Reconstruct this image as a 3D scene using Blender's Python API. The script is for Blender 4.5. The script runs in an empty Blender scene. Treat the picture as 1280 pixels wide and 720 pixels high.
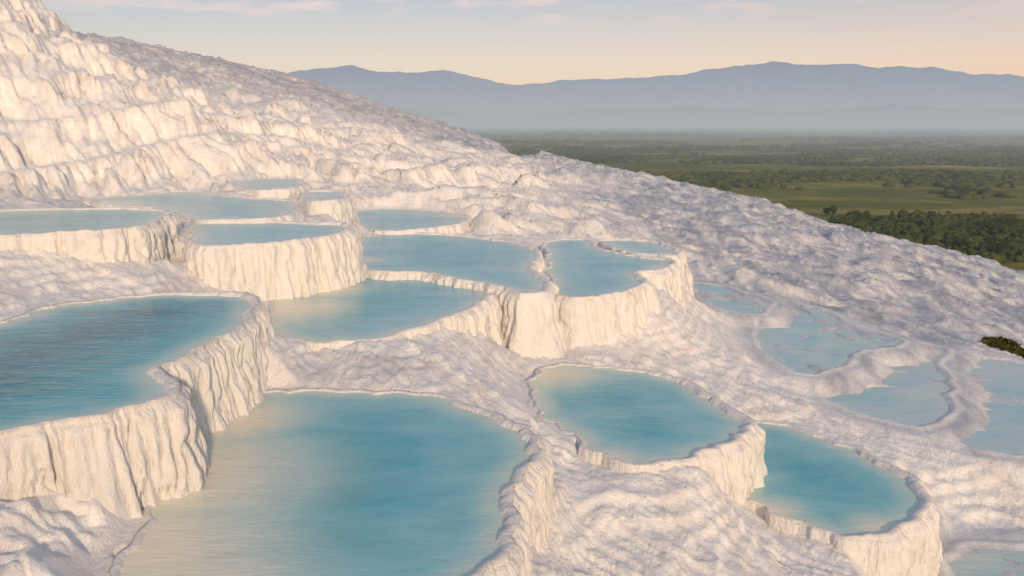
import bpy, bmesh, math, random
import numpy as np
from mathutils import Vector
random.seed(4); rng=np.random.default_rng(7)
C=bpy.context.scene.collection
CAMZ=4.0; F=1108.0; PITCH=math.atan(210/F)
cp,sp=math.cos(PITCH),math.sin(PITCH)
def ray(px,py):
    a=(px-640)/F; b=(360-py)/F
    return a, cp+b*sp, -sp+b*cp
def PH(px,py,H):
    d=ray(px,py); t=-H/d[2]; return (d[0]*t,d[1]*t,CAMZ-H)
def PD(px,py,D):
    d=ray(px,py); t=D/d[1]; return (d[0]*t,D,CAMZ+d[2]*t)
# ---------------------------------------------------------------- noise
perm=rng.permutation(256); perm=np.concatenate([perm,perm,perm])
g3=rng.normal(size=(256,3)); g3/=np.linalg.norm(g3,axis=1)[:,None]
g2=rng.normal(size=(256,2)); g2/=np.linalg.norm(g2,axis=1)[:,None]
def fade(t): return t*t*t*(t*(t*6-15)+10)
def n2(x,y):
    xi=np.floor(x).astype(np.int64); yi=np.floor(y).astype(np.int64)
    xf=x-xi; yf=y-yi; xi&=255; yi&=255
    u=fade(xf); v=fade(yf)
    def g(i,j):
        h=perm[perm[(xi+i)&255]+((yi+j)&255)]
        return g2[h,0]*(xf-i)+g2[h,1]*(yf-j)
    a=g(0,0); b=g(1,0); c=g(0,1); d=g(1,1)
    a=a+u*(b-a); c=c+u*(d-c)
    return (a+v*(c-a))*1.5
def n3(x,y,z):
    xi=np.floor(x).astype(np.int64); yi=np.floor(y).astype(np.int64); zi=np.floor(z).astype(np.int64)
    xf=x-xi; yf=y-yi; zf=z-zi
    u=fade(xf); v=fade(yf); w=fade(zf)
    def g(i,j,k):
        h=perm[perm[perm[(xi+i)&255]+((yi+j)&255)]+((zi+k)&255)]
        return g3[h,0]*(xf-i)+g3[h,1]*(yf-j)+g3[h,2]*(zf-k)
    def l(a,b,t): return a+t*(b-a)
    return l(l(l(g(0,0,0),g(1,0,0),u),l(g(0,1,0),g(1,1,0),u),v),
             l(l(g(0,0,1),g(1,0,1),u),l(g(0,1,1),g(1,1,1),u),v),w)*1.5
def fbm(x,y,o=3):
    s=0; a=1; t=0
    for i in range(o):
        s=s+a*n2(x*2**i+i*17.3,y*2**i-i*9.1); t+=a; a*=.5
    return s/t
def sabs(v,e=.07): return np.sqrt(v*v+e*e)-e*.5      # softened fold, rounded creases
def rnd(v,e=.03): return np.sqrt(np.abs(v)*1.6+e)    # round drip with a narrow crease beside it
def billow(x,y,o=2):
    s=0;a=1;t=0
    for i in range(o):
        s=s+a*np.abs(n2(x*2**i+i*31.7,y*2**i+i*5.9)); t+=a; a*=.5
    return s/t
def ridge(x,y): 
    r=1-np.minimum(np.abs(n2(x,y))*2.2,1); return r*r
def ss(a,b,x):
    t=np.clip((x-a)/(b-a),0,1); return t*t*(3-2*t)
# ---------------------------------------------------------------- mesh helper
def mesh_np(name,V,Q,mat,parent=None,attrs=None,smooth=True):
    V=np.asarray(V,dtype=np.float32); Q=np.asarray(Q,dtype=np.int32); k=Q.shape[1]
    me=bpy.data.meshes.new(name)
    me.vertices.add(len(V)); me.vertices.foreach_set('co',V.ravel())
    me.loops.add(Q.size); me.loops.foreach_set('vertex_index',Q.ravel())
    me.polygons.add(len(Q)); me.polygons.foreach_set('loop_start',np.arange(0,Q.size,k,dtype=np.int32))
    me.polygons.foreach_set('use_smooth',np.full(len(Q),smooth))
    me.update(calc_edges=True)
    if attrs:
        for n,a in attrs.items():
            at=me.attributes.new(n,'FLOAT','POINT'); at.data.foreach_set('value',np.asarray(a,dtype=np.float32))
    me.materials.append(mat)
    o=bpy.data.objects.new(name,me); C.objects.link(o); o.parent=parent
    return o
def grid_quads(nu,nv,closed=False):
    i=np.arange(nu if closed else nu-1); j=np.arange(nv-1)
    I,J=np.meshgrid(i,j,indexing='ij'); I2=(I+1)%nu
    return np.stack([I*nv+J,I2*nv+J,I2*nv+J+1,I*nv+J+1],-1).reshape(-1,4)
# ---------------------------------------------------------------- materials
class NT:
    def __init__(s,name):
        s.m=bpy.data.materials.new(name); s.m.use_nodes=True; s.t=s.m.node_tree; s.t.nodes.clear()
        s.out=s.n('ShaderNodeOutputMaterial')
    def n(s,t,**k):
        x=s.t.nodes.new(t)
        for a,b in k.items(): setattr(x,a,b)
        return x
    def l(s,a,b): s.t.links.new(a,b)
    def math(s,op,a,b=None,clamp=False):
        x=s.n('ShaderNodeMath',operation=op); x.use_clamp=clamp
        for i,v in enumerate((a,b)):
            if v is None: continue
            if isinstance(v,(int,float)): x.inputs[i].default_value=v
            else: s.l(v,x.inputs[i])
        return x.outputs[0]
    def mix(s,f,a,b,bt='MIX'):
        x=s.n('ShaderNodeMix',data_type='RGBA',blend_type=bt)
        for i,v in ((0,f),(6,a),(7,b)):
            if isinstance(v,(int,float)): x.inputs[i].default_value=v
            elif isinstance(v,tuple): x.inputs[i].default_value=(*v,1)
            else: s.l(v,x.inputs[i])
        return x.outputs[2]
    def ramp(s,f,stops):
        x=s.n('ShaderNodeValToRGB'); e=x.color_ramp.elements
        while len(e)<len(stops): e.new(.5)
        for i,(p,c) in enumerate(stops):
            e[i].position=p; e[i].color=(*c,1) if isinstance(c,tuple) else (c,c,c,1)
        s.l(f,x.inputs[0]); return x.outputs[0]
    def noise(s,vec,scale,detail=4,rough=.55,sc=(1,1,1),dist=0,rot=0):
        mp=s.n('ShaderNodeMapping'); mp.inputs['Scale'].default_value=sc; mp.inputs['Rotation'].default_value=(0,0,rot); s.l(vec,mp.inputs[0])
        x=s.n('ShaderNodeTexNoise'); x.inputs['Scale'].default_value=scale; x.inputs['Detail'].default_value=detail
        x.inputs['Roughness'].default_value=rough; x.inputs['Distortion'].default_value=dist
        s.l(mp.outputs[0],x.inputs['Vector']); return x.outputs[0]
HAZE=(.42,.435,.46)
def add_haze(t,shader,dist=5500,col=HAZE):  # distance haze painted into the material as emission, stronger further off
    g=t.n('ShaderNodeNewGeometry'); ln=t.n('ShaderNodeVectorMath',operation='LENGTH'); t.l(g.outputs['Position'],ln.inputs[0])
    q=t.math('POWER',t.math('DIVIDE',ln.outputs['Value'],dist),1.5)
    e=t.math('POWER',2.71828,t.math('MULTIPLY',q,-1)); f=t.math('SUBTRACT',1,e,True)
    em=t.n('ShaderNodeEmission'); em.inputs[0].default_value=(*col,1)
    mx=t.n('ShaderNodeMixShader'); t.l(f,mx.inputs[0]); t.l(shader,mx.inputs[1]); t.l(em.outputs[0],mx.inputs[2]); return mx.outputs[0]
def mat_travertine(name,wall=False):
    t=NT(name); g=t.n('ShaderNodeNewGeometry'); P=g.outputs['Position']
    b=t.n('ShaderNodeBsdfPrincipled'); b.inputs['Roughness'].default_value=.55
    b.inputs['Specular IOR Level'].default_value=.4
    big=t.noise(P,.35,4)
    med=t.noise(P,2.6,6,.62,(1,1,.35) if wall else (1,1,1))
    st=t.noise(P,15,6,.66,(1,1,.2) if wall else (1,1,.8))
    fine=t.noise(P,40,5,.7)
    c=t.ramp(big,[(.3,(.84,.81,.785)),(.7,(.91,.875,.83))])
    c=t.mix(t.ramp(med,[(.36,.22 if wall else .3),(.54,0.0)]),c,(.79,.71,.63))
    c=t.mix(t.ramp(st,[(.38,.22 if wall else .15),(.50,0.0)]),c,(.75,.65,.55))
    if not wall:
        s3=t.noise(P,1.9,6,.6,(1,.16,1),.6,math.radians(47))
        c=t.mix(t.ramp(s3,[(.38,.34),(.52,0.)]),c,(.66,.55,.49))
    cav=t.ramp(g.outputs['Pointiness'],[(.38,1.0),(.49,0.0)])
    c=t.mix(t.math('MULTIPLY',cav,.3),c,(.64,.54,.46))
    if not wall:
        wet_shade=t.n('ShaderNodeAttribute',attribute_name='grey').outputs['Fac']  # wet shelf and pool margins, plus slope shade painted into the colour
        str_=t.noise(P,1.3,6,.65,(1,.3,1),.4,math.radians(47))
        wet_shade_f=t.math('MULTIPLY',wet_shade,t.ramp(str_,[(.42,1.),(.60,.30)]))
        c=t.mix(wet_shade_f,c,(.36,.375,.43))
        hg=t.n('ShaderNodeAttribute',attribute_name='soil').outputs['Fac']
        c=t.mix(t.math('MULTIPLY',hg,t.ramp(med,[(.4,.8),(.6,.12)])),c,(.38,.34,.32))
        t.l(t.ramp(wet_shade,[(0.,.6),(1.,.28)]),b.inputs['Roughness'])
    t.l(c,b.inputs['Base Color'])
    if wall:
        h=t.math('ADD',t.math('MULTIPLY',st,.9),t.math('MULTIPLY',fine,.4)); h=t.math('ADD',h,t.math('MULTIPLY',med,.4))
    else:
        rip=t.noise(P,4.5,6,.6,(1.,.33,1),.5,math.radians(47))
        h=t.math('ADD',t.math('MULTIPLY',st,.45),t.math('MULTIPLY',fine,.15)); h=t.math('ADD',h,t.math('MULTIPLY',rip,1.2))
    bp=t.n('ShaderNodeBump'); bp.inputs['Strength'].default_value=.8; bp.inputs['Distance'].default_value=.085
    t.l(h,bp.inputs['Height']); t.l(bp.outputs[0],b.inputs['Normal'])
    t.l(b.outputs[0],t.out.inputs[0]); return t.m
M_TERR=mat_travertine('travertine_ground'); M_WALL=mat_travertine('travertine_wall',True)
def mat_water():
    t=NT('turquoise_water'); g=t.n('ShaderNodeNewGeometry'); P=g.outputs['Position']
    b=t.n('ShaderNodeBsdfPrincipled'); b.inputs['Roughness'].default_value=.2; b.inputs['IOR'].default_value=1.33
    tone=t.n('ShaderNodeAttribute',attribute_name='tone').outputs['Fac']
    sh=t.n('ShaderNodeAttribute',attribute_name='shallow').outputs['Fac']
    nz=t.noise(P,.7,6,.62,(.7,1.5,1),.8)
    tv=t.math('ADD',tone,t.math('MULTIPLY',t.math('SUBTRACT',nz,.5),.75),True)
    c=t.ramp(tv,[(0.,(.50,.57,.58)),(.3,(.25,.51,.55)),(.6,(.08,.38,.44)),(.8,(.028,.245,.305)),(1.,(.012,.12,.17))])
    n_=t.noise(P,1.0,4,.5,(1,1.3,1),.5)
    s2=t.math('ADD',sh,t.math('MULTIPLY',t.math('SUBTRACT',n_,.5),t.math('MULTIPLY',t.math('MULTIPLY',sh,t.math('SUBTRACT',1,sh)),1.6)),True)
    c=t.mix(t.ramp(s2,[(0.,0.),(.5,.65),(1.,1.)]),c,t.mix(s2,(.34,.57,.54),(.80,.72,.56)))
    t.l(c,b.inputs['Base Color'])
    w=t.math('ADD',t.noise(P,3.2,3,.5,(.6,1.5,1),.4),t.math('MULTIPLY',t.noise(P,11,3,.5,(.6,1.5,1)),.4))
    bp=t.n('ShaderNodeBump'); bp.inputs['Strength'].default_value=.55; bp.inputs['Distance'].default_value=.04
    t.l(w,bp.inputs['Height']); t.l(bp.outputs[0],b.inputs['Normal'])
    t.l(b.outputs[0],t.out.inputs[0]); return t.m
M_WATER=mat_water()
# ---------------------------------------------------------------- pools (outline measured, H = metres below the eye)
POOLS={
'A':dict(H=3.0,o=[(0,405),(60,386),(120,376),(200,369),(280,369),(318,378),(322,392),(292,415),(245,438),(207,455),(194,466),(212,480),(206,497),(160,512),(90,528),(0,545),(-100,560),(-220,560),(-260,490),(-120,430)],tone=.88,sh=[]),
'B':dict(H=4.0,o=[(310,496),(370,491),(450,489),(530,494),(590,510),(638,533),(662,560),(659,590),(645,620),(630,650),(627,684),(610,710),(570,738),(500,775),(350,795),(200,770),(140,710),(180,650),(222,590),(252,530)],tone=.62,sh=[(225,600,2.8),(160,700,2.8),(285,525,1.9),(230,740,1.9)]),
'C':dict(H=3.62,o=[(345,375),(400,352),(460,341),(530,345),(588,353),(610,366),(595,383),(545,402),(490,419),(430,427),(360,425),(335,400)],tone=.55,sh=[(350,385,2.2),(400,362,1.7)]),  # the sh spots paint in a warm beige reflection at the left
'D':dict(H=3.5,o=[(440,318),(455,298),(490,291),(560,294),(610,299),(655,307),(672,322),(662,337),(676,350),(680,364),(660,368),(635,362),(600,355),(540,345),(450,337)],tone=.52,sh=[(450,325,1.0),(680,366,.7)]),
'E':dict(H=3.74,o=[(682,306),(700,300),(735,301),(752,312),(795,322),(838,327),(830,338),(795,343),(806,356),(775,368),(735,374),(700,371),(690,350),(688,325)],tone=.54,sh=[(830,335,.8)]),
'V':dict(H=3.70,o=[(750,301),(810,302),(842,311),(844,321),(800,317),(762,309)],tone=.42,sh=[(840,318,.8)]),
'F':dict(H=4.7,o=[(700,457),(760,460),(840,474),(890,500),(925,530),(918,552),(880,567),(830,578),(780,575),(740,560),(718,540),(690,520),(664,498),(668,470)],tone=.6,sh=[(675,465,1.9),(760,575,.9)]),
'G':dict(H=5.5,o=[(930,528),(1000,540),(1070,563),(1130,593),(1154,618),(1148,642),(1112,666),(1060,671),(1000,655),(950,630),(915,600),(915,555)],tone=.6,sh=[(1110,665,.9),(960,640,.9)]),
'H':dict(H=6.4,o=[(1195,684),(1240,682),(1330,700),(1390,740),(1340,800),(1240,800),(1185,740)],tone=.15,sh=[(1210,690,1.)]),
'I':dict(H=2.15,o=[(0,264),(80,262),(150,262),(205,265),(202,275),(150,288),(80,293),(0,296),(-100,300),(-170,285),(-80,268)],tone=.6,sh=[]),
'J':dict(H=2.46,o=[(110,250),(180,243),(230,240),(300,247),(358,251),(368,262),(350,273),(290,276),(240,274),(205,262),(150,258)],tone=.45,sh=[(130,255,2.)]),
'K':dict(H=2.52,o=[(246,281),(320,278),(390,280),(434,283),(420,295),(370,303),(300,309),(252,309),(240,295)],tone=.5,sh=[]),
'L':dict(H=2.3,o=[(300,229),(330,223),(372,225),(374,234),(320,238)],tone=.4,sh=[]),
'N':dict(H=2.4,o=[(380,242),(400,239),(428,241),(432,249),(405,253),(385,251)],tone=.2,sh=[(390,245,1)]),
'M':dict(H=3.42,o=[(440,264),(500,261),(570,267),(582,277),(525,288),(460,288),(436,275)],tone=.45,sh=[(575,270,1.2)]),
'U':dict(H=5.90,o=[(1188,450),(1240,448),(1310,464),(1375,515),(1320,568),(1240,566),(1180,545),(1194,512),(1186,480)],tone=.14,sh=[]),
'Q':dict(H=5.82,o=[(1064,436),(1120,430),(1176,438),(1182,470),(1188,510),(1170,534),(1110,528),(1030,496),(1046,462)],tone=.16,sh=[]),
'P':dict(H=5.6,o=[(952,374),(1015,385),(1068,406),(1128,428),(1072,440),(1058,457),(1005,468),(957,444),(942,405)],tone=.22,sh=[]),
'O':dict(H=5.4,o=[(866,355),(920,362),(958,377),(948,393),(908,389),(878,375)],tone=.28,sh=[]),
}
def catmull(P,n=14):
    P=np.array(P); N=len(P); out=[]
    for i in range(N):
        a,b,c,d=P[i-1],P[i],P[(i+1)%N],P[(i+2)%N]
        for k in range(n):
            t=k/n; out.append(.5*((2*b)+(-a+c)*t+(2*a-5*b+4*c-d)*t*t+(-a+3*b-3*c+d)*t**3))
    return np.array(out)
def resample(P,ds):
    Q=np.vstack([P,P[:1]]); L=np.concatenate([[0],np.cumsum(np.hypot(*np.diff(Q,axis=0).T))])
    n=max(24,int(L[-1]/ds)); s=np.linspace(0,L[-1],n,endpoint=False)
    return np.stack([np.interp(s,L,Q[:,0]),np.interp(s,L,Q[:,1])],-1)
def normals(P):
    T=np.roll(P,-1,0)-np.roll(P,1,0); T/=np.linalg.norm(T,axis=1)[:,None]+1e-9
    n=np.stack([T[:,1],-T[:,0]],-1)
    A=np.sum(P[:,0]*np.roll(P[:,1],-1)-np.roll(P[:,0],-1)*P[:,1])
    return n if A>0 else -n
LOWRIM='OPQHU'
for k,p in POOLS.items():
    W=np.array([PH(x,y,p['H'])[:2] for x,y in p['o']]); p['z']=CAMZ-p['H']; p['k']=k
    c=catmull(W); c=resample(c,.12); nn=normals(c); m_=1.3 if k in LOWRIM else 1
    c=c+nn*(m_*.14*n2(c[:,0]*.7+3,c[:,1]*.7)+m_*.09*(np.abs(n2(c[:,0]*1.5,c[:,1]*1.5))*2-.5)+.045*n2(c[:,0]*4,c[:,1]*4))[:,None]
    p['path']=c; p['poly']=resample(c,.3); p['cen']=W.mean(0); p['W']=W
def sdist(x,y,poly):
    A=poly; B=np.roll(poly,-1,0); d=np.full(x.shape,1e9); ins=np.zeros(x.shape,bool)
    for (ax,ay),(bx,by) in zip(A,B):
        ex,ey=bx-ax,by-ay; wx,wy=x-ax,y-ay
        t=np.clip((wx*ex+wy*ey)/(ex*ex+ey*ey+1e-12),0,1)
        d=np.minimum(d,(wx-t*ex)**2+(wy-t*ey)**2)
        c=((ay>y)!=(by>y))
        if abs(by-ay)>1e-9: ins^=(c&(x<(bx-ax)*(y-ay)/(by-ay)+ax))
    d=np.sqrt(d); return np.where(ins,-d,d)
# ---------------------------------------------------------------- base relief
ctrl=[]
for q in [(20,640,3.6),(100,700,3.82),(0,600,3.5),(-100,650,3.5),(800,640,4.95),(800,700,5.1),(950,650,5.53),(1000,690,5.65),(720,640,4.8),(715,580,4.75),(700,700,4.9),
 (740,590,4.76),(850,587,4.72),(800,594,4.72),(770,588,4.72),(890,585,4.8),(850,615,4.85),(700,535,4.71),(720,560,4.71),(640,487,4.45),(595,425,4.05),(620,452,4.3),(640,430,4.6),(675,445,4.7),(605,480,4.15),(660,468,4.72),
 (380,434,3.66),(450,434,3.66),(510,428,3.66),(550,411,3.72),(450,457,3.80),(380,457,3.80),(520,457,3.82),(450,480,3.95),(380,480,3.95),(540,478,3.95),
 (1000,500,5.5),(900,450,5.2),(870,400,5.1),(760,450,4.75),(1200,625,6.25),(1270,600,6.12),(1100,562,5.78),(1040,500,5.78),(1210,585,6.0),(1270,450,6.0),(1200,400,6.2),
 (1120,540,5.84),(1070,518,5.82),(1020,478,5.62),(950,455,5.5),(910,400,5.42),(935,425,5.5),(1180,426,5.85),(1300,582,5.98),(1080,462,5.75),
 (1270,370,7.0),(1100,350,6.0),(1000,330,5.5),(900,330,5.1),(850,290,4.8),(750,283,4.2),(700,240,3.8),(620,283,3.6),(590,262,3.3),(560,250,3.1),(500,240,2.75),(600,210,2.8),(800,240,4.2),
 (950,290,5.4),(705,438,4.75),(760,442,4.78),(830,432,4.9),(862,395,5.0),(300,350,3.2),(100,352,2.9),(200,347,2.95),(0,372,2.85),(-100,380,2.8),
 (1280,340,8.0),(1190,316,7.4),(1100,297,6.8),(1000,268,6.2),(900,242,5.2),(800,218,4.0),(700,195,2.7),(0,232,2.0),(130,226,2.1),(400,200,1.85),(430,226,2.2),
 (1400,400,9.),(1400,600,7.6),(1500,360,13.),(1450,500,8.5),(400,850,4.2),(900,830,5.3),(0,850,3.6),(1190,720,6.5),(1195,640,6.35),(935,628,5.45),(900,615,5.2),(1000,668,5.53),(1060,685,5.58),
 (-250,300,1.9),(-300,400,2.6),(350,330,3.4),(240,330,3.1),(960,490,5.45)]:
    ctrl.append(PH(*q))
for q in [(0,100,36),(100,120,36),(200,140,38),(150,190,34),(0,190,31),(250,190,36),(300,160,42),(400,160,48),(500,180,55),(350,120,60),(500,165,70),
 (-200,150,32),(-200,230,27),(250,120,50),(600,192,70),(60,150,34),(300,98,72),(400,122,76),(240,92,68)]:
    ctrl.append(PD(*q))
crest=[(620,175,85),(560,160,88),(500,142,90),(450,123,91),(400,105,92),(350,94,92),(300,85,92),(240,77,92),(190,68,92)]
near=[(172,84,47),(100,46,44),(60,31,43),(20,12,42),(-100,-40,40),(-300,-60,38)]
for q in crest+near: ctrl.append(PD(*q))
for q in [(1500,360,13.),(1280,340,8.0),(1190,316,7.4),(1100,297,6.8),(1000,268,6.2),(900,242,5.2),(800,218,4.0),(700,195,2.7)]:
    x,y,z=PH(*q); 
    for dd,dz in ((12,-7),(30,-22),(90,-75),(170,-120)):
        L=math.hypot(x,y); ctrl.append((x+dd*(x/L*.8+.35),y+dd*y/L,z+dz))
for q in crest:
    x,y,z=PD(*q)
    for dd,dz in ((15,-6),(40,-25),(120,-90)):
        ctrl.append((x+dd*.1,y+dd,z+dz))
for q in near[:4]:
    x,y,z=PD(*q); ctrl.append((x-1,y+10,z-3.0)); 
for q in near[4:]:
    x,y,z=PD(*q); ctrl.append((x-1,y+10,z+1.0)); ctrl.append((x-3,y+60,z-3.0))
for p in POOLS.values():
    ctrl.append((*p['cen'],p['z']-.2))
    for w in p['W'][::2]:
        v=p['cen']+(w-p['cen'])*.8; ctrl.append((v[0],v[1],p['z']-.12))
ctrl=np.array(ctrl)
def ker(r2): return np.sqrt(r2+.15)
D2=((ctrl[:,None,:2]-ctrl[None,:,:2])**2).sum(-1); n=len(ctrl)
Kx=np.zeros((n+3,n+3)); Kx[:n,:n]=-ker(D2)+np.eye(n)*.02
Kx[:n,n]=1; Kx[:n,n+1:]=ctrl[:,:2]; Kx[n,:n]=1; Kx[n+1:,:n]=ctrl[:,:2].T
sol=np.linalg.solve(Kx,np.concatenate([ctrl[:,2],[0,0,0]]))
def base(x,y):
    out=sol[n]+sol[n+1]*x+sol[n+2]*y
    for i in range(n): out=out-sol[i]*ker((x-ctrl[i,0])**2+(y-ctrl[i,1])**2)
    return out
SH=PH(455,458,3.8)
def terr(s,h,a=.55):
    k=np.floor(s/h); f=s/h-k; return h*(k+ss(a,1,f))
def T(x,y,full=False):
    b=base(x,y); far=ss(20,33,y)
    hill=ss(-1.9,.5,b-.02*(y-30))*ss(25,31,y)*ss(30,-4,x)*(1-.75*ss(50,74,y))
    ru=x*.68-y*.73; rv=x*.73+y*.68      # frame running down the slope
    wp=fbm(x*.16,y*.16,3)*2.2; wq=fbm(x*.5+8,y*.5,2)*.5
    fl=billow(x*.9+wq,y*.9,2)
    lob=sabs(n2(ru*.09+4,rv*.16+wp*.3),.18)+.5*sabs(n2(ru*.22+1,rv*.38+wp*.4),.16)
    d1=sabs(n2(ru*.14+3,rv*.62+wp*.6),.14)*2; d2=sabs(n2(ru*.28+7,rv*1.5+wp+wq),.1)*2; d3=rnd(n2(ru*.55,rv*3.4+wq*2)); d4=rnd(n2(ru*1.3,rv*7.5+wq*3))
    drip=(d1-.45)*.26+(d2-.42)*.30+(d3-.6)*.22+(d4-.6)*.09
    s=b+fbm(x*.22,y*.22,3)*(.08+.25*far+.15*hill)+(lob-.45)*1.3*hill+drip*hill
    s=s+(fl-.3)*(.03+.03*far)
    W1=fbm(x*.045+3,y*.045,2)*3.2; W2=fbm(x*.09+13,y*.09,2)*2.0
    t1=terr(s+n2(x*.6+40,y*.6)*.15+wq*.1,.14,.55)
    t3=terr(s+W1,2.0,.25)-W1; t4=terr(s+W2,.75,.3)-W2; t5=terr(s+W2*.5+wp*.1,.42,.45)-W2*.5-wp*.1
    z=s+(t1-s)*.55*(1-far)
    nh=1-hill
    z=z+(t3-s)*.40*hill+(t4-s)*.50*hill+(t5-s)*.5*far*nh
    r1=ridge(ru*.07+wp*.25,rv*.36+wp); r2=ridge(ru*.2+5,rv*.9+wp+wq); r3=ridge(ru*.5,rv*2.2+wq*2+9); r4=ridge(x*3.2+wq,y*3.2)
    r5=ridge(ru*.9+3,rv*4.2+wq*4+wp)
    nr_=ss(12,7,y)*ss(1,-3,x)
    z=z+(r1-.4)*.25*far*nh+(r2-.4)*(.05+.09*far)*nh+(r3-.4)*(.045+.045*far)*(1-.5*hill)+(r4-.4)*(.015-.010*far)+(r5-.4)*(.03+.015*far)*(1-.5*hill)
    z=z+(billow(ru*.25,rv*1.2+wp,2)-.25)*.20*far*nh+(billow(x*2.1,y*2.1,2)-.25)*(.03-.015*far+.16*nr_)+n2(x*8.1,y*8.1)*.008+(billow(x*.7+5,y*.7,2)-.2)*.25*nr_
    rt=nh*ss(9,15,x+.25*(y-14))
    grey=np.clip(far*(.68+1.3*fbm(ru*.04,rv*.14,3))*nh+ss(.2,.5,ridge(ru*.12,rv*.4+wp))*.22*nh*ss(14,20,y)+rt*(.5+.6*ridge(ru*.1+9,rv*.3+wp)),0,1)  # shade of the right-hand slope put into the colour as blue-grey streaks
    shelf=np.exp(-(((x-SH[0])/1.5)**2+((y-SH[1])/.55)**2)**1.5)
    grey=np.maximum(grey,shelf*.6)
    z=z*(1-shelf*.8)+shelf*.8*(b+(fl-.25)*.03+(r4-.4)*.04+(r5-.4)*.03)
    soil=np.clip(ss(60,78,y)*ss(1.,4.,b)*.7+ss(.1,.35,fbm(x*.1,y*.1,3))*ss(5,8,b)*.45,0,1)
    isl=.09*(ridge(ru*.22+2+wp*.5,rv*.6+wq*1.5)-.5)+.05*n2(x*1.7,y*1.7)+.06*n2(ru*.25,rv*.5+7)
    for p in POOLS.values():
        lo=p['poly'].min(0)-3.5; hi=p['poly'].max(0)+3.5
        m=(x>lo[0])&(x<hi[0])&(y>lo[1])&(y<hi[1])
        if not m.any(): continue
        sd=sdist(x[m],y[m],p['poly']); lv=p['z']
        if p['k'] in LOWRIM:
            wd=1.0
            i_=isl[m]-.04
            zi=lv+i_*ss(.05,-.5,sd)+.015*ss(-.25,.02,sd)+.035*np.exp(-((sd-.04)/.10)**2)+.02*ss(.1,.6,sd)*(1+2*r3[m]); mm=ss(wd,.2,sd)
            zz=np.minimum(z[m],lv+.3+np.maximum(sd-wd,0)*1.0)
            z[m]=np.where(sd<wd,zz*(1-mm)+zi*mm,zz)
            rim_=np.exp(-((sd-.05)/.10)**2)
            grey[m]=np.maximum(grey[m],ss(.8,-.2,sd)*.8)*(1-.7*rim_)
        else:
            cap=np.where(sd<0,lv-.1-.5*ss(0,1.3,-sd),lv+.01+np.maximum(sd-.2,0)*1.0)
            cap=cap+np.where(sd>.2,(fl[m]-.2)*.3*ss(.2,1.2,sd),0)
            z[m]=np.minimum(z[m],cap)
    return (z,grey,soil) if full else z
# ---------------------------------------------------------------- hillside sheet
NT_,NR=900,1300
th=np.radians(np.linspace(-42,44,NT_)); rr=3.2*np.exp(np.linspace(0,math.log(290/3.2),NR))
TH,RR=np.meshgrid(th,rr,indexing='ij'); X=(np.sin(TH)*RR).ravel(); Y=(np.cos(TH)*RR).ravel()
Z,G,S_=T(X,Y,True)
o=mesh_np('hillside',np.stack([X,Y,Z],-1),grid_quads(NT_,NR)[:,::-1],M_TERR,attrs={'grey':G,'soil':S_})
o['kind']='structure'
# ---------------------------------------------------------------- pools
LBL={
'A':'large deep teal pool at the left inside a tall curving fluted wall',
'B':'biggest turquoise pool at the bottom centre, pale sandy along its left side',
'C':'turquoise pool in the middle, just above the watery shelf behind the bottom centre pool',
'D':'turquoise pool separated from the one below it only by a thin white rim',
'E':'turquoise pool right of the central fluted wall, with its own lobed white wall in front',
'V':'narrow crescent pool behind a thin inner rim at the back of the lobed wall pool',
'F':'oval turquoise pool below the central wall with white slope running down in front',
'G':'turquoise pool at the lower right, below and right of the oval one',
'H':'pale shallow pool cut off by the bottom right corner',
'I':'upper left terrace pool cut off by the left edge, with thick dripping wall',
'J':'flat wide pool behind the two walled pools of the upper left terrace',
'K':'narrow upper left pool whose rounded wall juts out over the middle pools',
'L':'smallest far pool at the foot of the white slope on the left',
'N':'tiny pale pool just in front of the smallest far pool',
'M':'small far pool behind the middle pools with broad white edge on its right',
'O':'small pale blue pool right of the lobed wall, highest of the right hand pools',
'P':'milky blue shallow pool in the middle of the right hand slope',
'Q':'milky shallow pool just left of the one cut off by the right edge',
'U':'broad pale sheet of water cut off by the right edge of the picture'}
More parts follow.
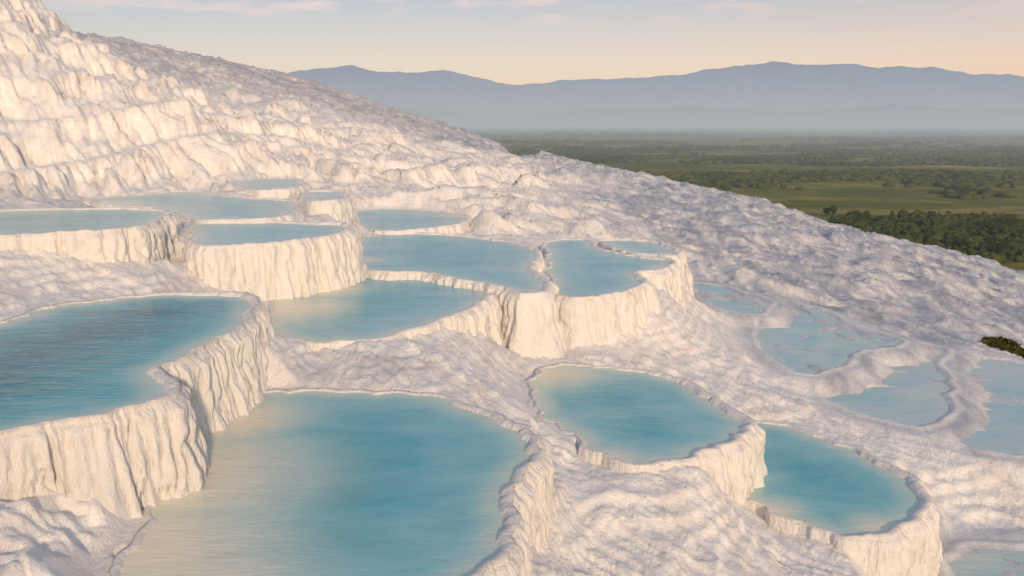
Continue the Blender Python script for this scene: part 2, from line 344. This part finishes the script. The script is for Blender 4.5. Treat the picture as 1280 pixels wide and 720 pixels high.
def make_pool(k,p):
    root=bpy.data.objects.new('travertine_pool',None); C.objects.link(root)
    root.location=(p['cen'][0],p['cen'][1],p['z']); root['label']=LBL[k]; root['category']='pool'; root['group']='terraced travertine pools'
    off=np.array([p['cen'][0],p['cen'][1],p['z']])
    dist=np.hypot(*p['cen']); lv=p['z']
    cs=.075 if dist<17 else .1; lo=p['poly'].min(0)-.4; hi=p['poly'].max(0)+.4
    gx=np.arange(lo[0],hi[0],cs); gy=np.arange(lo[1],hi[1],cs)
    GX,GY=np.meshgrid(gx,gy,indexing='ij'); fx,fy=GX.ravel(),GY.ravel(); sd=sdist(fx,fy,resample(p['path'],.2))
    q=grid_quads(len(gx),len(gy)); q=q[(sd[q].mean(1)<(.08 if k in LOWRIM else .05))]
    shl=ss(.60,.0,-sd)*.7
    for (a,b_,r) in p['sh']:
        c=PH(a,b_,p['H']); shl=np.maximum(shl,ss(r,r*.1,np.hypot(fx-c[0],fy-c[1]))*.97)
    if k in LOWRIM: shl=np.maximum(shl*.6,ss(.05,.5,n2(fx*.45+fy*.3,fy*.9-fx*.5))*.4)
    use=np.unique(q); mp=np.full(len(sd),-1); mp[use]=np.arange(len(use))
    V=np.stack([fx,fy,np.full(len(sd),lv)],-1)[use]-off
    tone=p['tone']-.30*ss(2.0,0,-sd[use])*(.4 if k in LOWRIM else 1)
    mesh_np('water',V,mp[q],M_WATER,root,{'shallow':shl[use],'tone':tone})
    if k in LOWRIM: return root
    ds=max(.015,dist*.0014); P=resample(p['path'],ds); Nn=normals(P)
    kk=int(.3/ds)|1
    def sm(a,k_): 
        k_=max(3,k_|1); pad=np.concatenate([a[-k_:],a,a[:k_]]); return np.convolve(pad,np.ones(k_)/k_,'same')[k_:-k_]
    Nn=np.stack([sm(Nn[:,0],kk),sm(Nn[:,1],kk)],-1); Nn/=np.linalg.norm(Nn,axis=1)[:,None]
    foot=np.full(len(P),9.)
    for of in (.3,.5):
        e=P+Nn*of; foot=np.minimum(foot,T(e[:,0],e[:,1]))
    Dp=np.clip(lv-foot-.06,.04,2.0); Dp=sm(Dp,int(.6/ds))
    ns=int(np.clip(1.1/ds,26,60)); tt=np.linspace(0,1,ns)
    A=np.clip(Dp/.5,0.05,1); A2=.35+.65*A
    pro=[(-.16,-.16),(-.11,-.05),(-.075,.012),(-.04,.048),(.02,.066),(.08,.058)]
    offs=[a*A2 for a,_ in pro]; zs=[b_*A2 for _,b_ in pro]
    x,y=P[:,0],P[:,1]
    lipn=n2(x*3+7,y*3)*.035+n2(x*8,y*8)*.02
    lipz=n2(x*2.1,y*2.1+5)*.018+n2(x*7,y*7)*.013
    for i in range(len(pro)): offs[i]=offs[i]+lipn*(1 if i>1 else .3); zs[i]=zs[i]+lipz*(1 if i>1 else 0)*A2
    big=sabs(n2(x*.8+2,y*.8))*2
    L1=.35+1.2*np.abs(n2(x*5.0+3,y*5.0)); L2=.55+1.2*np.abs(n2(x*9+9,y*9))
    for t in tt[1:]:
        zz=.045-(Dp+.315)*t
        g=ss(-.03,.12,t*np.maximum(Dp,.2))
        zc=zz+lv
        wx=n3(x*1.1,y*1.1,zc*1.1)*.06
        f1=rnd(n3((x+wx)*1.9,(y+wx)*1.9,zc*.5),.12)
        f2=rnd(n3((x+wx)*5.4+11,(y-wx)*5.4,zc*.7+3),.08)
        f3=rnd(n3((x+wx)*11+5,(y+wx)*11,zc*1.1),.05)
        f4=rnd(n3(x*21+5,y*21,zc*4),.03)
        ly=n3(x*1.7,y*1.7,zc*3.0); cr=n3(x*8,y*8,zc*7); am=.65+.7*np.clip(n3(x*1.3+5,y*1.3,zc*1.2)+.35,0,1)
        ends=.055*ss(L1+.06,L1-.04,t)*f2+.03*ss(L2+.04,L2-.02,t)*f3
        o_=.05+Dp*(.08*t+.24*t*t)+A*g*(.11*(big-.35)*t**.7+.09*(f1-.65)+am*(.105*(f2-.62)+.06*(f3-.6)+.022*(f4-.6))+.04*ly+.02*cr+ends)+.05*A*ss(0,.1,t)*(1-.6*t)
        offs.append(np.maximum(o_,.0)+lipn*(1-t)); zs.append(zz*(A2 if t<.05 else 1)+lipz*(1-t)*A2)
    O=np.stack(offs,1); Zz=np.stack(zs,1)
    V=np.stack([P[:,0:1]+Nn[:,0:1]*O,P[:,1:2]+Nn[:,1:2]*O,lv+Zz],-1)-off
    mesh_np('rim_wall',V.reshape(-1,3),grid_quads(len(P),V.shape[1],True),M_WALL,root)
    return root
for k,p in POOLS.items(): make_pool(k,p)
# ---------------------------------------------------------------- plain
t=NT('plain_fields'); g=t.n('ShaderNodeNewGeometry'); P=g.outputs['Position']
mp=t.n('ShaderNodeMapping'); mp.inputs['Scale'].default_value=(.0020,.0035,1); mp.inputs['Rotation'].default_value=(0,0,.25); t.l(P,mp.inputs[0])
vo=t.n('ShaderNodeTexVoronoi'); vo.inputs['Scale'].default_value=1.; t.l(mp.outputs[0],vo.inputs['Vector'])
sx=t.n('ShaderNodeSeparateColor'); t.l(vo.outputs['Color'],sx.inputs[0])
c=t.ramp(sx.outputs[0],[(0.,(.15,.17,.035)),(.35,(.25,.24,.05)),(.6,(.36,.30,.08)),(.8,(.18,.19,.04)),(1.,(.45,.35,.12))])
c=t.mix(t.ramp(t.noise(P,.004,9,.74,(1,1.8,1)),[(.40,.75),(.62,0.)]),c,(.075,.09,.024))
c=t.mix(t.ramp(t.noise(P,.03,7,.75),[(.4,.5),(.65,0.)]),c,(.08,.09,.025))
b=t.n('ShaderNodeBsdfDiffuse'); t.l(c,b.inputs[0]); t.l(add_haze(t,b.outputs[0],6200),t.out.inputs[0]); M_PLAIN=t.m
nt,nr=160,220; thp=np.radians(np.linspace(-70,70,nt)); rp=120*np.exp(np.linspace(0,math.log(60000/120),nr))
A_,B_=np.meshgrid(thp,rp,indexing='ij'); X=(np.sin(A_)*B_).ravel(); Y=(np.cos(A_)*B_).ravel()
PZ=-100.
def plz(x,y): return PZ+n2(x*.0021,y*.0021)*5*ss(400,900,np.hypot(x,y))*ss(9000,4000,np.hypot(x,y))
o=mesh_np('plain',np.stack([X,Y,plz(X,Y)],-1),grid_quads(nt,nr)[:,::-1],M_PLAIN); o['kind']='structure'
# ---------------------------------------------------------------- mountains
def mountains(name,prof,dist,cols,depth,seed,hs):
    t=NT(name+'_rock_haze'); g=t.n('ShaderNodeNewGeometry'); P=g.outputs['Position']
    sp_=t.n('ShaderNodeSeparateXYZ'); t.l(P,sp_.inputs[0])
    c=t.ramp(t.noise(P,.0009,6,.6),[(.35,(.10,.13,.13)),(.65,(.30,.28,.26))])
    b=t.n('ShaderNodeBsdfDiffuse'); t.l(c,b.inputs[0])
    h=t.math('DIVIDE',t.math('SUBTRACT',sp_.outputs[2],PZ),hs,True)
    em=t.n('ShaderNodeEmission'); t.l(t.ramp(h,cols),em.inputs[0])  # aerial haze painted over the rock as emission, paler towards the foot
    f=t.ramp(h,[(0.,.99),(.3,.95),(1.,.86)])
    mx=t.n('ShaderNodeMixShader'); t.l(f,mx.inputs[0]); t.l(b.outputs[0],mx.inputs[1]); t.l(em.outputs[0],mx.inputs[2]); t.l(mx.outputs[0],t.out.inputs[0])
    nu,nv=520,60; px=np.linspace(-500,1800,nu); pr=np.array(prof)
    top=np.interp(px,pr[:,0],pr[:,1])+3; a=(px-640)/F
    top=top-1.8*n2(px*.035+seed,px*0+seed)-.8*n2(px*.11,px*0+seed*2)
    v=np.linspace(0,1.25,nv); U,Vv=np.meshgrid(np.arange(nu),v,indexing='ij')
    dirx=a/cp; H=(150-top)/F*dist/cp*1.0+CAMZ-PZ
    shape=np.where(Vv<1,Vv**1.25,1-(Vv-1)*2)
    YY=dist-depth*(1-Vv); XX=dirx[:,None]*YY
    rid=(np.abs(n2(XX*.0011+seed,YY*.0007))*-1+.3)*.35+n2(XX*.003,YY*.002+seed)*.1
    ZZ=PZ-30+(H[:,None]+30)*np.clip(shape*(1+rid*np.sin(np.clip(Vv,0,1)*math.pi)*1.3),0,1.0)
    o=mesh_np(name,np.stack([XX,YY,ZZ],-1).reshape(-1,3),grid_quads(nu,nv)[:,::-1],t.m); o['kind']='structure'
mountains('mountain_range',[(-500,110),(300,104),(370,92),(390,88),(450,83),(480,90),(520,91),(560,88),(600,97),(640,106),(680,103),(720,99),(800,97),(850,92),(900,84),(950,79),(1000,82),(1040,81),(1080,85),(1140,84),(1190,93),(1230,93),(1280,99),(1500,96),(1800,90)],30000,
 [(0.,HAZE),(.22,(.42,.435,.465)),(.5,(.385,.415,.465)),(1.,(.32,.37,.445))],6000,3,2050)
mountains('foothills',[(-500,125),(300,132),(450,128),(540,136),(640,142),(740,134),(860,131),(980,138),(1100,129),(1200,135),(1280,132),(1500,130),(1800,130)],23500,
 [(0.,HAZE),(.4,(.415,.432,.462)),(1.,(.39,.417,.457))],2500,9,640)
# ---------------------------------------------------------------- vegetation
def mat_leaf(name,c1,c2,haze=True):
    t=NT(name); g=t.n('ShaderNodeNewGeometry'); P=g.outputs['Position']
    sc=.012 if haze else 6.
    c=t.mix(t.ramp(t.noise(P,sc,7,.7),[(.35,0.),(.65,1.)]),c1,c2)
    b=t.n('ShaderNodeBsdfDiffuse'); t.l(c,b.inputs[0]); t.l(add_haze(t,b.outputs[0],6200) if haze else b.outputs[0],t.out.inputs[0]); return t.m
M_WOOD=mat_leaf('woodland_leaves',(.028,.04,.012),(.09,.10,.026)); M_TREE=mat_leaf('tree_leaves',(.025,.04,.015),(.06,.07,.024))
M_TRUNK=mat_leaf('tree_bark',(.07,.05,.035),(.11,.085,.06)); M_SHRUB=mat_leaf('shrub_leaves',(.04,.05,.015),(.12,.11,.035),False)
def ico(sub):
    bm=bmesh.new(); bmesh.ops.create_icosphere(bm,subdivisions=sub,radius=1); 
    V=np.array([v.co[:] for v in bm.verts]); Fc=np.array([[v.index for v in f.verts] for f in bm.faces]); bm.free(); return V,Fc
I1,I2=ico(1),ico(2)
def blobs(pts,sx_,sz_,ic,jit=.3):
    V0,F0=ic; N=len(pts); m=len(V0)
    a=rng.uniform(0,6.28,N); ca,sa=np.cos(a),np.sin(a)
    V=np.repeat(V0[None],N,0)*(1+rng.uniform(-jit,jit,(N,m,1)))
    vx=V[...,0]*ca[:,None]-V[...,1]*sa[:,None]; vy=V[...,0]*sa[:,None]+V[...,1]*ca[:,None]
    W=np.stack([vx*sx_[:,None]+pts[:,0:1],vy*sx_[:,None]+pts[:,1:2],V[...,2]*sz_[:,None]+pts[:,2:3]],-1)
    Q=(F0[None]+(np.arange(N)*m)[:,None,None]); return W.reshape(-1,3),Q.reshape(-1,3)
def plpx(px,py):
    d=ray(px,py); t=(PZ-CAMZ)/d[2]; return d[0]*t,d[1]*t
def wood(name,label,N,pxr,pyr,size,ht,thr,seed,ic,fs=.004,ay=1.6):
    px=rng.uniform(*pxr,N); d0=(CAMZ-PZ)*F/(pyr[1]-150); d1=(CAMZ-PZ)*F/(pyr[0]-150)
    y=np.sqrt(rng.uniform(d0**2,d1**2,N)); x=(px-640)/F*y*1.02
    yy=y+fbm(x*.004,x*0+seed,3)*d0*.35
    e=ss(d0,d0*1.12,yy)*ss(d1,d1*.8,yy)
    k=fbm(x*fs+seed,y*fs*ay+seed,6)+rng.normal(size=N)*.055-(1-e)*.5>thr; x=x[k]; y=y[k]; m=len(x)
    s=size*rng.uniform(.5,1.6,m); h=ht*rng.uniform(.45,1.3,m)
    W,Q=blobs(np.stack([x,y,plz(x,y)+h*.6],-1),s,h,ic,.22)
    o=mesh_np(name,W,Q,M_WOOD,smooth=True); o['kind']='stuff'; o['label']=label; o['category']='woodland'
wood('woodland','dark woodland on the plain just beyond the white crest at the right',9000,(880,1420),(262,350),4.2,5.,-.10,5,I2,.006)
wood('woodland','broad dark belt of woods across the middle of the green plain',28000,(640,1500),(180,245),8.5,5.,.05,21,I1,.0018,1.9)
wood('woodland','thin dark lines of distant trees near the hazy edge of the plain',12000,(480,1500),(162,190),26,7,.08,44,I1,.0006,2.6)
def add_tree(px,py,h,label,grp):
    x,y=plpx(px,py); z=float(plz(np.array([x]),np.array([y]))[0])
    r=bpy.data.objects.new('tree',None); C.objects.link(r); r.location=(x,y,z); r['label']=label; r['category']='tree'
    if grp: r['group']=grp
    n_=7; a=np.linspace(0,2*math.pi,n_,endpoint=False); lev=np.array([0,.25,.5,.8])*h; rad=np.array([.05,.035,.03,.008])*h
    V=np.stack([np.cos(a)[:,None]*rad,np.sin(a)[:,None]*rad,np.repeat(lev[None],n_,0)],-1).reshape(-1,3)
    mesh_np('trunk',V,grid_quads(n_,4,True),M_TRUNK,r)
    m=16; p=rng.normal(size=(m,3)); p/=np.linalg.norm(p,axis=1)[:,None]; p*=rng.uniform(.3,1,(m,1))**.5
    wd=random.uniform(.24,.36)*h
    pts=np.stack([p[:,0]*wd,p[:,1]*wd,h*.6+p[:,2]*h*.32],-1)
    W,Q=blobs(pts,np.full(m,h*.13)*rng.uniform(.6,1.3,m),np.full(m,h*.12)*rng.uniform(.6,1.3,m),I2,.4)
    L=180; q=rng.normal(size=(L,3)); q/=np.linalg.norm(q,axis=1)[:,None]; q*=rng.uniform(.8,1.2,(L,1))
    c=np.stack([q[:,0]*wd*1.1,q[:,1]*wd*1.1,h*.6+q[:,2]*h*.38],-1); tri=c[:,None,:]+rng.normal(size=(L,3,3))*h*.035
    W2=np.concatenate([W,tri.reshape(-1,3)]); Q2=np.concatenate([Q,(np.arange(L*3).reshape(-1,3)+len(W))])
    mesh_np('crown',W2,Q2,M_TREE,r,smooth=False)
add_tree(1162,292,18,'tallest lone dark tree standing in front of the light green field, left of a pair',None)
add_tree(1233,303,18,'dark tree at the right end of the field, left one of a close pair',None)
add_tree(1252,306,16,'dark tree at the right end of the field, right one of a close pair',None)
for i in range(44):
    px=random.uniform(1030,1278); lo=268+(px-1030)*.16
    add_tree(px,random.uniform(lo,lo+24),random.uniform(9,15),'small dark tree scattered beyond the white crest at the right','trees scattered beyond the crest')
def shrub(px,py,H,w,label,grp=None):
    x,y,_=PH(px,py,H); z=float(T(np.array([x]),np.array([y]))[0])
    r=bpy.data.objects.new('shrub',None); C.objects.link(r); r.location=(x,y,z); r['label']=label; r['category']='shrub'
    if grp: r['group']=grp
    L=3000; q=rng.normal(size=(L,3)); q/=np.linalg.norm(q,axis=1)[:,None]; q*=rng.uniform(.3,1,(L,1))**.4*(1+.3*np.sin(q[:,0:1]*5+q[:,1:2]*4))
    c=np.stack([q[:,0]*w,q[:,1]*w*.6,np.abs(q[:,2])*w*.3],-1); tri=c[:,None,:]+rng.normal(size=(L,3,3))*.035*max(1,w)
    mesh_np('foliage',tri.reshape(-1,3),np.arange(L*3).reshape(-1,3),M_SHRUB,r,smooth=False)
    for i in range(5):
        a=i*1.3; n_=5; aa=np.linspace(0,6.28,n_,endpoint=False); lev=np.linspace(-.1,1,4)
        V=np.stack([np.cos(aa)[:,None]*.02*(1.2-lev)+lev*math.cos(a)*w*.5,np.sin(aa)[:,None]*.02*(1.2-lev)+lev*math.sin(a)*w*.3,np.repeat(lev[None],n_,0)*w*.22],-1).reshape(-1,3)
        mesh_np('stem',V,grid_quads(n_,4,True),M_TRUNK,r)
shrub(1246,430,6.2,.5,'low yellow green shrub on the white slope near the right edge')
shrub(1274,440,6.2,.6,'low yellow green shrub cut off by the right edge')
# ---------------------------------------------------------------- light, sky
az=math.atan2(.24,-.95); el=math.radians(18.5)
ds_=Vector((math.sin(az)*math.cos(el),math.cos(az)*math.cos(el),math.sin(el)))
sl=bpy.data.lights.new('sun','SUN'); sl.energy=2.8; sl.angle=math.radians(3); sl.color=(1,.73,.46)
so=bpy.data.objects.new('sun',sl); C.objects.link(so); so.rotation_euler=ds_.to_track_quat('Z','Y').to_euler()
w=bpy.data.worlds.new('World'); bpy.context.scene.world=w; w.use_nodes=True; nt_=w.node_tree; nt_.nodes.clear()
class WT(NT):
    def __init__(s,t): s.t=t
s=WT(nt_)
sky=s.n('ShaderNodeTexSky',sky_type='NISHITA'); sky.sun_disc=False; sky.sun_elevation=el; sky.sun_rotation=az
bg1=s.n('ShaderNodeBackground'); bg1.inputs[1].default_value=.05; s.l(sky.outputs[0],bg1.inputs[0])
tc=s.n('ShaderNodeTexCoord'); sx=s.n('ShaderNodeSeparateXYZ'); s.l(tc.outputs['Generated'],sx.inputs[0])
z=sx.outputs[2]
cl=s.ramp(z,[(0.,(.46,.33,.29)),(.06,(.43,.31,.28)),(.13,(.25,.235,.27)),(.35,(.24,.265,.34)),(1.,(.25,.29,.37))])
cr=s.ramp(z,[(0.,(.60,.36,.27)),(.06,(.60,.37,.28)),(.13,(.37,.285,.285)),(.35,(.26,.275,.34)),(1.,(.25,.29,.37))])
fx=s.math('ADD',s.math('MULTIPLY',sx.outputs[0],.9),.45,True)
col=s.mix(fx,cl,cr)
mp=s.n('ShaderNodeMapping'); mp.inputs['Scale'].default_value=(7,7,34); s.l(tc.outputs['Generated'],mp.inputs[0])
cn=s.n('ShaderNodeTexNoise'); cn.inputs['Scale'].default_value=1.9; cn.inputs['Detail'].default_value=6; s.l(mp.outputs[0],cn.inputs['Vector'])
cm=s.math('MULTIPLY',s.ramp(cn.outputs[0],[(.50,0.),(.66,1.)]),s.ramp(z,[(.095,0.),(.125,.95),(.3,0.)]))
col=s.mix(cm,col,(.62,.36,.30))
bg2=s.n('ShaderNodeBackground'); bg2.inputs[1].default_value=1.; s.l(col,bg2.inputs[0])
ad=s.n('ShaderNodeAddShader'); s.l(bg1.outputs[0],ad.inputs[0]); s.l(bg2.outputs[0],ad.inputs[1])
wo=s.n('ShaderNodeOutputWorld'); s.l(ad.outputs[0],wo.inputs[0])
# ---------------------------------------------------------------- camera
cam=bpy.data.cameras.new('camera'); cam.sensor_width=36; cam.lens=36*F/1280; cam.clip_end=150000; cam.clip_start=.1
co=bpy.data.objects.new('camera',cam); C.objects.link(co); co.location=(0,0,CAMZ); co.rotation_euler=(math.pi/2-PITCH,0,0)
sc=bpy.context.scene; sc.camera=co
sc.view_settings.view_transform='Standard'; sc.view_settings.look='None'; sc.view_settings.exposure=0
